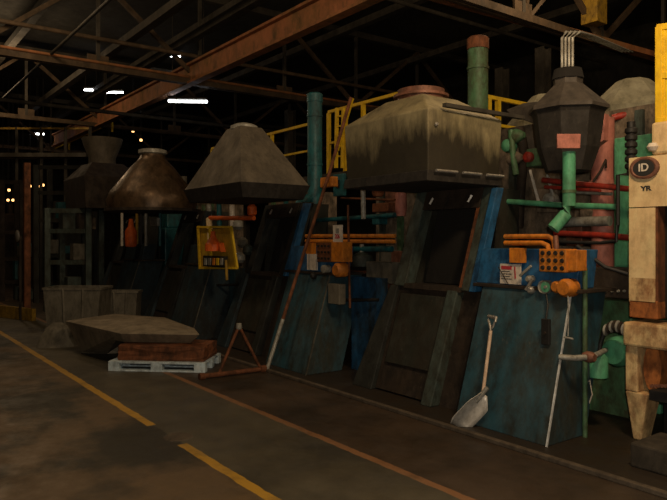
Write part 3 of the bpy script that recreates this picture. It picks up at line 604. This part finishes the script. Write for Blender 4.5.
MB().lathe(q, [(.03, .1), (.03, .2)], 10).build('regulator_stem', 'edge', t)
mb = MB(); rect(mb, 366, 392, 262, 283, 5.12, .2)
tag(mb.build('relay_box', 'grey', bevel=.01), 'grey brown box at the shoulder of nearest furnace', 'box')
t = thing('wall_bracket', 'teal steel bracket plate left of the sooty hood', 'bracket', aty(339, 192, 5.3))
mb = MB(); rect(mb, 333, 343, 174, 196, 5.3, .06); mb.build('bracket_plate', 'teal', t, .006)
mb = MB(); rect(mb, 336, 339, 180, 188, 5.29, .02); mb.build('slot', 'dark', t)
MB().tube([aty(339, 180, 5.36), aty(339, 180, 6.1)], .02).build('support_rod', 'teal', t)
t = thing('switch_box', 'small orange switch box beside the long leaning pole', 'box', aty(325, 187, 5.0))
mb = MB(); rect(mb, 320, 332, 177, 187, 5.0, .1); mb.build('box_body', 'orange', t, .01); MB().tube([aty(326, 182, 5.08), aty(326, 182, 6.0)], .015).build('support_rod', 'trussd', t)
# cluster behind yellow panel
for px, m, lab in ((219, 'teal', 'short teal upright pipe under the pyramid hood'), (232, 'white', 'pale grey upright pipe under the pyramid hood'), (209, 'edge', 'thin light upright pipe left under the pyramid hood')):
    pipe([aty(px, 202, 5.2), aty(px+.5, 226, 5.2)], .045, m, lab)
for i, (px, py) in enumerate(((238, 225), (243, 243), (240, 258), (248, 250))):
    q = aty(px, py, 5.1); tag(MB().lathe(q, [(.05, -.08), (.09, -.03), (.08, .05), (.03, .09)], 12).build('pipe_fitting', ['edge', 'grey', 'edge', 'tgrey'][i], smooth=True),
        ['pale', 'mid grey', 'lower pale', 'green-grey'][i]+' pipe fitting right of the yellow framed panel', 'fitting', 'fittings beside the yellow panel')

# ------------------------------------------------------------------ MEZZANINE AND YELLOW RAILINGS
t = thing('mezzanine_platform', 'dark steel platform carrying the yellow railings behind the hoods', 'platform', (-8.5, 7.6, 0))
MB().box(-15, -3.2, 6.9, 9.0, 2.70, 2.80).build('deck', 'trussd', t)
for x in (-14.5, -11, -7.5, -3.6): MB().box(x-.06, x+.06, 8.0, 8.12, 0, 2.7).build('leg', 'trussd', t)
def rail(pts, y, h, lab, name='yellow_railing', foot=2.80):
    xs = [p_ for p_ in pts]; t = thing(name, lab, 'railing', (xs[0], y, foot), 'yellow railings')
    MB().bar((xs[0], y, foot+h), (xs[-1], y, foot+h), .05, .05).build('top_rail', 'yellow', t)
    MB().bar((xs[0], y, foot+h*.5), (xs[-1], y, foot+h*.5), .04, .04).build('mid_rail', 'yellow', t)
    for x in xs: MB().box(x-.03, x+.03, y-.03, y+.03, foot, foot+h-.02).build('post', 'yellow', t)
    return t
rail([-9.6, -9.1, -8.6, -7.65], 7.05, 1.15, 'yellow railing section behind the teal flue pipe')
rail([-14.4, -13.0, -11.6, -10.2], 7.05, 1.02, 'yellow railing section behind the pyramid hood')
t = thing('yellow_railing', 'yellow railing section right of the green flue pipe', 'railing', (-5.88, 7.05, 2.8), 'yellow railings')
MB().bar((-5.88, 7.0, 3.57), (-5.88, 8.1, 3.57), .05, .05).build('top_rail', 'yellow', t)
MB().bar((-5.88, 7.0, 3.2), (-5.88, 8.1, 3.2), .04, .04).build('mid_rail', 'yellow', t)
for yy in (7.05, 7.25, 8.05): MB().box(-5.91, -5.85, yy-.03, yy+.03, 2.80, 3.55).build('post', 'yellow', t)
rail([-28, -25.5, -23, -20.5], 6.6, .55, 'faint yellow railing far away at left', foot=5.0)
# ladder left of hood1
t = thing('yellow_ladder', 'yellow caged ladder section left of the sooty hood', 'ladder', aty(345, 150, 6.1))
for px in (337, 343.5): MB().bar(aty(px, 108, 6.87), aty(px-1, 168, 6.87), .05, .05).build('rail', 'yellow', t)
for py in (116, 126, 136, 146): MB().bar(aty(337, py, 6.87), aty(343, py, 6.87), .03, .03).build('rung', 'yellow', t)
for py in (156,): MB().bar(aty(336, py, 6.87), aty(336, py, 6.87)+Vector((0, .7, .02)), .03, .03).build('stay', 'yellow', t)

# yellow gate top right
t = thing('yellow_guard_gate', 'bright yellow barred guard frame at the upper right edge', 'guard', aty(664, 123, 5.3))
y = 5.2
def gb(a, c, w_=.05): MB().bar(aty(*a, y), aty(*c, y), w_, w_).build('frame_bar', 'yellow', t, .004)
gb((660, 27), (660, 123), .055); gb((657.5, 28), (700, 22)); gb((657.5, 76), (700, 75)); gb((657.5, 122), (700, 124), .07); gb((664, 28), (664, 122), .035); gb((668, 28), (668, 122), .03); gb((676, 28), (676, 122), .03); gb((700, 22), (700, 124), .055)

# ------------------------------------------------------------------ CREAM MACHINE
t = thing('cream_press_machine', 'cream painted machine with rust stains and round emblem at right edge', 'machine', (-2.6, 5.4, 0))
y = 5.05
def A(px, py, yy=y): return aty(px, py, yy)
xL = A(629, 240).x; xC = A(655, 240).x
MB().box(xL, A(700, 240).x, y, y+.6, A(640, 207).z, A(640, 157).z).build('head_panel', 'cream', t)
MB().box(xL, xC, y, y+.22, A(640, 278).z, A(640, 208).z).build('upper_column', 'cream', t, .0)
MB().box(xL, xC, y, y+.22, A(640, 302).z, A(640, 278).z).build('stained_column', 'creamr', t, .0)
MB().box(xL, xC+.02, y+.0, y+.24, A(640, 318).z, A(640, 300).z).build('rusty_joint', 'orust', t, .01)
MB().box(xL-.01, A(700, 330).x, y-.08, y+.3, A(640, 346).z, A(640, 322).z).build('cross_member', 'creamr', t, .02)
# tapered leg
MB().hexa([(A(633,438).x, y, 0.0), (A(641,438).x, y, 0.0), (A(641,438).x, y+.16, 0.0), (A(633,438).x, y+.16, 0.0),
           (xL-.01, y-.04, A(640, 392).z), (A(650, 385).x, y-.04, A(640, 392).z), (A(650, 385).x, y+.2, A(640, 392).z), (xL-.01, y+.2, A(640, 392).z)]).build('leg', 'creamr', t, .01)
MB().box(xL-.01, A(640, 360).x, y-.04, y+.2, A(640, 392).z, A(640, 346).z).build('leg_column', 'creamr', t, .01)
MB().loft([[(A(640+11+9*math.cos(a), 0).x, y+.02+dd, A(650, 368-24*math.sin(a)).z) for a in [2*math.pi*i/16 for i in range(16)]] for dd in (0, .2)]).build('inner_shell', 'orust', t)
MB().box(A(657, 0).x, A(700, 0).x, y+.12, y+.55, A(650, 318).z, A(650, 207).z).build('dark_cavity', 'dark', t)
MB().box(A(655, 0).x-.01, A(657.5, 0).x, y+.01, y+.12, A(650, 310).z, A(650, 207).z).build('cavity_edging', 'rust', t)
MB().box(A(653, 0).x, A(700, 0).x, y-.06, y+.3, A(650, 398).z, A(650, 388).z).build('lower_shelf', 'rubber', t)
for i in range(5): lathe_at('red_bolt', 652+3.5*i, 386, y-.1, [(.014, .01), (.014, -.01)], 'redc', t, 8)
MB().box(A(645, 0).x, A(700, 0).x, y+.3, y+.5, 0, A(650, 350).z).build('rear_body', 'dark', t)
MB().box(A(651, 0).x, A(700, 0).x, y-.0, y+.5, A(650, 155).z, A(650, 123).z).build('top_block', 'cream', t, .02)
c = A(645, 168); EX = Matrix.Translation(c) @ Matrix.Diagonal((.88, 1, .66, 1)) @ Matrix.Translation(-c)
mbe = MB().lathe(c, [(.135, 0), (.135, -.02), (.112, -.026), (.098, -.02)], 28, 'y'); bmesh.ops.transform(mbe.b, matrix=EX, verts=mbe.b.verts); em = mbe.build('emblem_ring', 'redc', t, smooth=True)

mbe = MB().lathe(c, [(.098, -.018), (.098, -.024)], 28, 'y'); bmesh.ops.transform(mbe.b, matrix=EX, verts=mbe.b.verts); mbe.build('emblem_disc', 'ink', em)
text('emblem_letters', 'ID', .085, (c.x, c.y-.026, c.z), FACE, 'white', em, 1.0, .002)
c2 = A(646, 188.5); text('machine_letters', 'YR', .052, (c2.x, c2.y-.002, c2.z), FACE, 'ink', t, 1.3, .002)
c3 = A(635, 128, 5.4); t2 = thing('black_stack_pipe', 'black ribbed riser pipe above the round emblem', 'pipe', (c3.x, 5.4, 1.9))
for i in range(6): MB().lathe((c3.x+.02, 5.3, 2.2+.06*i), [(.04, 0), (.05, .01), (.05, .04), (.04, .05)], 14).build('rib', 'rubber', t2, smooth=True)
MB().lathe((c3.x+.02, 5.3, 2.15), [(.035, 0), (.035, .45)], 14).build('core', 'rubber', t2, smooth=True)
q = A(653, 147); tag(MB().lathe(q, [(.03, -.03), (.045, 0), (.03, .03)], 12).build('white_cap', 'white', smooth=True), 'small pale knob on the block above the emblem', 'knob')
# plinth lower right
a = fl(622, 474); b2 = fl(690, 500)
t = tag(MB().box(a.x-.05, a.x+1.6, 4.42, 4.85, 0, .17).build('concrete_plinth', mat('oily_concrete', (0.05, 0.04, 0.028), 0.8, 0, (0.02, 0.016, 0.01), 0.7, 4), bevel=.015), 'low dark concrete block on the floor at lower right', 'block')

# ------------------------------------------------------------------ SHOVEL
t = thing('shovel', 'steel scoop shovel with D-grip leaning on the near cabinet', 'shovel', (-3.95, 4.2, 0))
G = aty(492, 321, 4.52); N_ = aty(483, 393, 4.30); T_ = aty(456, 434, 4.16); T_.z = 0.012
MB().tube([N_, N_.lerp(G, .45), N_.lerp(G, .86)], .015, 12).build('shaft', 'wood', t, smooth=True)
e = N_.lerp(G, .86); ax = (G-N_).normalized(); sd = Vector((.95, -.3, 0))
MB().tube([e, e+ax*.04-sd*.02, e+ax*.09-sd*.055, e+ax*.13-sd*.055], .012).tube([e, e+ax*.04+sd*.02, e+ax*.09+sd*.055, e+ax*.13+sd*.055], .012).tube([e+ax*.125-sd*.06, e+ax*.125+sd*.06], .016).build('grip', 'steel', t, smooth=True)
# blade: curved scoop
bm = MB(); ln = (T_-N_); L_ = ln.length; u = ln.normalized(); side = u.cross(V).normalized(); nn = side.cross(u).normalized()
if nn.dot(V) > 0: nn = -nn
side, nn = side*.94-nn*.34, nn*.94+side*.34
rows = []
for i in range(9):
    f_ = i/8; hw = .112*min(1, .35+f_*2.4)*(1 if f_ < .85 else 1-.25*((f_-.85)/.15)); row = []
    for j in range(9):
        s_ = j/4-1; row.append(N_+u*L_*f_+side*hw*s_+nn*(.07*abs(s_)**2.2*(1-.55*f_)*min(1, .3+f_*3)))
    rows.append(row)
vs = [[bm.b.verts.new(p) for p in r_] for r_ in rows]
for i in range(8):
    for j in range(8): bm.b.faces.new((vs[i][j], vs[i][j+1], vs[i+1][j+1], vs[i+1][j]))
bl = bm.build('blade', mat('scuffed_blade', (.75, .72, .66), .4, .35, (.4, .36, .3), .5, 7), t, smooth=True); sm = bl.modifiers.new('thick', 'SOLIDIFY'); sm.thickness = .004
MB().tube([N_-u*.06, N_+u*.10], .02, 12).build('socket', 'edge', t, smooth=True)

# ------------------------------------------------------------------ LEANING POLE AND FLOOR STAND
t = thing('floor_stand', 'rusty triangular pipe stand on the floor at foot of long pole', 'stand', (-6.84, 3.7, 0))
MB().tube([(-6.86, 3.22, .035), (-6.82, 4.02, .035)], .028, 12).build('foot_bar', 'rust', t, smooth=True)
MB().lathe((-6.82, 3.98, .035), [(.045, 0), (.045, .07)], 12, 'y').build('end_cap', 'rust', t, smooth=True)
MB().lathe((-6.86, 3.2, .035), [(.04, 0), (.04, .06)], 12, 'y').build('end_cap', 'rust', t, smooth=True)
MB().tube([(-6.82, 3.98, .05), (-6.84, 3.70, .58)], .018).build('brace', 'rust', t, smooth=True)
MB().tube([(-6.84, 3.70, .58), (-6.86, 3.45, .04)], .018).build('brace', 'rust', t, smooth=True)
MB().lathe((-6.84, 3.70, .56), [(.03, -.02), (.04, 0), (.03, .05)], 10).build('apex_clamp', 'edge', t, smooth=True)
t = thing('leaning_pole', 'long rusty pole leaning up past the orange switch box', 'pole', (-6.80, 4.03, 0))
MB().tube([(-6.80, 4.06, .02), (-6.80, 4.29, .62)], .024, 12).build('lower_sleeve', 'edge', t, smooth=True)
MB().tube([(-6.80, 4.29, .62), (-6.80, 4.55, 1.30), (-6.80, 5.02, 2.52), (-6.80, 5.36, 3.5)], .022, 12).build('upper_length', 'rust', t, smooth=True)
tag(MB().bar(aty(352, 98, 6.84), aty(337, 150, 6.84), .05, .06).build('yellow_brace', 'yellow'), 'slanting yellow brace beside the ladder and top of pole', 'brace')

# ------------------------------------------------------------------ PALLET, SLAB, PAN, BINS
c0 = fl(108, 371); c1 = fl(205, 373); dl = (c1-c0).normalized(); dn = Vector((-dl.y, dl.x, 0)); LP = (c1-c0).length
def ob(mb, a, b_, c, d_, z0, z1):     # oriented box along the pallet
    p = [c0+dl*a+dn*c, c0+dl*b_+dn*c, c0+dl*b_+dn*d_, c0+dl*a+dn*d_]
    return mb.hexa([v+Vector((0,0,z0)) for v in p]+[v+Vector((0,0,z1)) for v in p])
t = thing('wooden_pallet', 'pale blue painted pallet under the rusty block and grey pan', 'pallet', c0+dl*LP/2+dn*.35)
for i in range(3): ob(MB(), 0, LP, .30*i, .30*i+.1, 0, .02).build('bottom_board', 'pallet', t, .003)
for i in range(3):
    for j in range(3): ob(MB(), (LP-.14)*i/2, (LP-.14)*i/2+.14, .30*j, .30*j+.1, .02, .095).build('block', 'pallet', t, .004)
for i in range(5): ob(MB(), 0, LP, .145*i, .145*i+.12, .095, .12).build('deck_board', 'pallet', t, .003)
def slab():
    bm_ = MB(); ob(bm_, .10, LP-.03, .06, .62, .122, .30)
    bmesh.ops.subdivide_edges(bm_.b, edges=bm_.b.edges[:], cuts=5, use_grid_fill=True)
    random.seed(3)
    for v in bm_.b.verts:
        if v.co.z > .15: v.co += Vector((random.uniform(-.012, .012), random.uniform(-.012, .012), random.uniform(-.014, .014)))
    return bm_
tag(slab().build('rusty_block', 'rust', bevel=.006), 'rough rust-brown block lying on the pale blue pallet', 'block')
ring = [atZ(65, 322, 9.3), atZ(120, 337, 8.05), atZ(200, 339, 7.95), atZ(195, 330, 8.5), atZ(165, 318.5, 9.7), atZ(114, 314.5, 10.2)]
zr = .44
ring = [Vector((p_.x, p_.y, zr)) for p_ in ring]
cen = sum(ring, Vector())/6
low = [Vector((cen.x+(p_.x-cen.x)*.80, cen.y+(p_.y-cen.y)*.80, .31)) for p_ in ring]
t = thing('sheet_metal_pan', 'large upturned grey sheet-metal hood section lying over the block', 'metal hood', Vector((cen.x, cen.y, 0)))
foot = []
for i, p_ in enumerate(ring):
    q = cen+(p_-cen)*(.93 if i in (0, 5) else .86); foot.append(Vector((q.x, q.y, .31)))
# left end drops to the floor, right part rests on the block
top = [cen.lerp(p_, .35)+Vector((0, 0, .05)) for p_ in ring]
MB().loft([foot, ring, top]).build('pan_body', 'pan', t, .012)
hx = [c0+dn*.12+dl*-.02, c0+dn*.12+dl*-.02+dn*1.1, c0+dn*1.15-dl*.85, c0+dn*.30-dl*.62]
tl = [ring[1].lerp(cen, .03), ring[4].lerp(cen, .3), ring[5].lerp(cen, .05), ring[0].lerp(cen, .01)]
bt = [Vector((p_.x, p_.y, 0)) for p_ in (fl(106, 354), ring[4].lerp(cen, .5), ring[5].lerp(cen, .3), fl(81, 353))]
MB().loft([bt, [Vector((p_.x, p_.y, zr-.01)) for p_ in tl]]).build('lower_hopper', 'pan', t, .012)
def bin_(pxa, pxb, pyt, Z, dep, lab):
    a = atZ(pxa, 240, Z); b_ = atZ(pxb, 240, Z); zt_ = EYE+(HY-pyt)*Z/F; d_ = V*dep; up = Vector((0,0,1))
    t = thing('steel_bin', lab, 'bin', Vector(((a.x+b_.x)/2, (a.y+b_.y)/2, 0)))
    p = [Vector((q.x, q.y, 0)) for q in (a.lerp(b_, .08), a.lerp(b_, .94), (b_+d_).lerp(a+d_, .06), a.lerp(b_, .06)+d_)]
    P2 = [Vector((q.x, q.y, zt_)) for q in (a, b_, b_+d_, a+d_)]
    MB().loft([p, P2], cap=False).build('bin_wall', 'grey', t).modifiers.new('thick', 'SOLIDIFY').thickness = .02
    MB().loft([[v+up*.04 for v in p], [v+up*.07 for v in p]]).build('bin_floor', 'grey', t)
    for i in range(4): MB().bar(P2[i], P2[(i+1) % 4], .04, .04).build('rim_bar', 'grey', t)
    for fx in (.35, .7): MB().bar(p[0].lerp(p[1], fx)+up*.05-V*.01, P2[0].lerp(P2[1], fx)-V*.01, .035, .03).build('rib', 'grey', t)
bin_(43, 100, 289, 10.9, .6, 'taller grey steel bin behind the pan, left one')
bin_(101, 137, 292, 11.8, .3, 'lower grey steel bin behind the pan, right one')
t = thing('crumpled_sheet', 'crumpled grey scrap sheet on floor before the left bin', 'scrap', fl(58, 345))
random.seed(11); mb = MB(); q = fl(58, 345)
rg = []
for h, r_ in ((0, .30), (.12, .26), (.26, .2), (.34, .08)): rg.append([q+Vector((math.cos(a)*r_*random.uniform(.7, 1.2), math.sin(a)*r_*random.uniform(.7, 1.2), h)) for a in [i*math.pi/5 for i in range(10)]])
mb.loft(rg).build('sheet_heap', 'grey', t)

tag(MB().lathe((*fl(178, 437).xy, .0), [(.12, 0), (.11, .006), (.02, .008)], 14).build('floor_patch', 'concrete'), 'thin round tan dust patch on floor at the break of yellow line', 'patch')

# ------------------------------------------------------------------ FAR LEFT
p = atZ(27, 290, 13.2)
t = thing('orange_post', 'slim orange-brown upright post at the far left', 'post', (p.x, p.y, 0))
MB().box(p.x-.06, p.x+.06, p.y-.06, p.y+.06, 0, atZ(27, 163, 13.2).z).build('shaft', 'rust', t, .005); MB().box(p.x-.12, p.x+.12, p.y-.12, p.y+.12, 0, .02).build('foot_plate', 'rust', t)
p = atZ(12, 290, 13.6); q = atZ(34, 288, 12.8)
tag(MB().bar((p.x-.6, p.y-.4, .12), (q.x, q.y, .12), .08, .24).build('low_rail', 'yellowd'), 'low dull yellow floor rail behind the orange post', 'rail')
def rack(pxa, pxb, Z, pyt, lab, m='tgrey', shelves=(.5, 1.1, 1.8)):
    a = atZ(pxa, 240, Z); b_ = atZ(pxb, 240, Z); zt_ = EYE+(HY-pyt)*Z/F
    t = thing('equipment_rack', lab, 'rack', Vector(((a.x+b_.x)/2, (a.y+b_.y)/2, 0)))
    for c in (a, b_, a+V*.8, b_+V*.8): MB().box(c.x-.06, c.x+.06, c.y-.06, c.y+.06, 0, zt_).build('post', m, t)
    for z in (*shelves, zt_-.06):
        MB().bar((a.x, a.y, z), (b_.x, b_.y, z), .06, .1).build('crossbar', m, t)
    random.seed(int(pxa))
    for i in range(6):
        f_ = random.uniform(.1, .85); c = a.lerp(b_, f_)+V*random.uniform(.2, .5); zz = random.choice([0, *shelves]); h = random.uniform(.2, .5)
        MB().box(c.x-.15, c.x+.15, c.y-.15, c.y+.15, zz+.05 if zz else 0, zz+.05+h).build('equipment_box', random.choice(['brown', 'grey', 'tgrey', 'teal', 'casing']), t, .01)
rack(47, 88, 14.5, 208, 'dark grey-green machine frame behind the left bins')
rack(36, 84, 16.5, 165, 'tall dim frame with railings behind the machine frame', 'tower', (1.2, 2.1, 2.8))
rack(2, 22, 17, 180, 'dim rack at the far left edge', 'brown')
p = atZ(17, 236, 12.9); t = thing('round_mirror', 'small round silvery disc at the far left', 'disc', p)
MB().lathe(p, [(.02, .04), (.1, .03), (.12, 0), (.09, -.02)], 18, 'y').build('disc', 'steel', t, smooth=True); MB().box(p.x-.02, p.x+.02, p.y+.04, p.y+.08, 0, p.z).build('support_post', 'brown', t)
t = thing('lower_platform', 'dim platform edge with railing across the far left', 'platform', atZ(60, 150, 20))
a = atZ(-8, 156, 20); b_ = atZ(90, 156, 20)
MB().bar(a, b_, .6, .12).build('deck', 'trussd', t)
for f_ in (0, .25, .5, .75, 1): c = a.lerp(b_, f_); MB().box(c.x-.04, c.x+.04, c.y-.04, c.y+.04, 0, c.z+.9).build('post', 'trussd', t)
MB().bar(a+Vector((0,0,.85)), b_+Vector((0,0,.85)), .06, .06).build('top_rail', 'yellowd', t)
# distant lights and bright reflections alike, put in as small glowing spots
for i, (px, py) in enumerate(((3, 199), (8, 200), (13, 200), (18, 198), (23, 187), (30, 186), (38, 186), (43, 185), (9, 190), (133, 131), (141, 140))):
    Z = 24 if i not in (1, 3) else 25; c = atZ(px, py, Z); L_ = .05
    lab = ['leftmost of the tiny warm lamps in the lower row at far left', 'second of the tiny warm lamps in the lower row at far left', 'third of the tiny warm lamps in the lower row at far left', 'rightmost of the tiny warm lamps in the lower row at far left',
           'tiny warm lamp just left of the orange post', 'tiny warm lamp just right of the orange post', 'next to rightmost tiny warm lamp in the upper row at far left', 'rightmost tiny warm lamp in the upper row at far left',
           'tiny warm lamp alone above the lower row at far left', 'tiny warm lamp above the grey neck of the dark boxy hood', 'tiny warm lamp over the brown bottle-shaped hood'][i]
    t = thing('work_lamp', lab, 'lamp', c, 'distant warm lamps')
    MB().lathe(c, [(.03, -.05), (L_, -.03), (L_, .02), (.03, .04)], 10).build('lamp_glass', 'lit', t)
    MB().tube([c+Vector((0,0,.04)), Vector((c.x, c.y, 7.58))], .012, 6).build('cord', 'rubber', t)
# far dark machines
for px, Z, w_, h_, m, lab in ((72, 27, 1.6, 3.0, 'tower', 'dim bulky machine beyond the far platform'), (10, 25, 1.4, 2.6, 'brown', 'dim brown machine at far left edge'),
        (172, 15.5, .6, 2.7, 'teal', 'dim teal machine right of the brown cone hood'), (183, 15.8, .5, 2.75, 'grey', 'dim grey machine left of the pyramid hood')):
    c = atZ(px, 240, Z); t = thing('background_machine', lab, 'machine', (c.x, c.y, 0))
    MB().box(c.x-w_/2, c.x+w_/2, c.y-w_/2, c.y+w_/2, 0, h_*.7).build('body', m, t, .03)
    MB().box(c.x-w_*.35, c.x+w_*.35, c.y-w_*.35, c.y+w_*.35, h_*.7, h_).build('upper_body', m, t, .03)
    MB().tube([(c.x, c.y, h_), (c.x, c.y, h_+.4)], .1).build('stub_pipe', m, t)
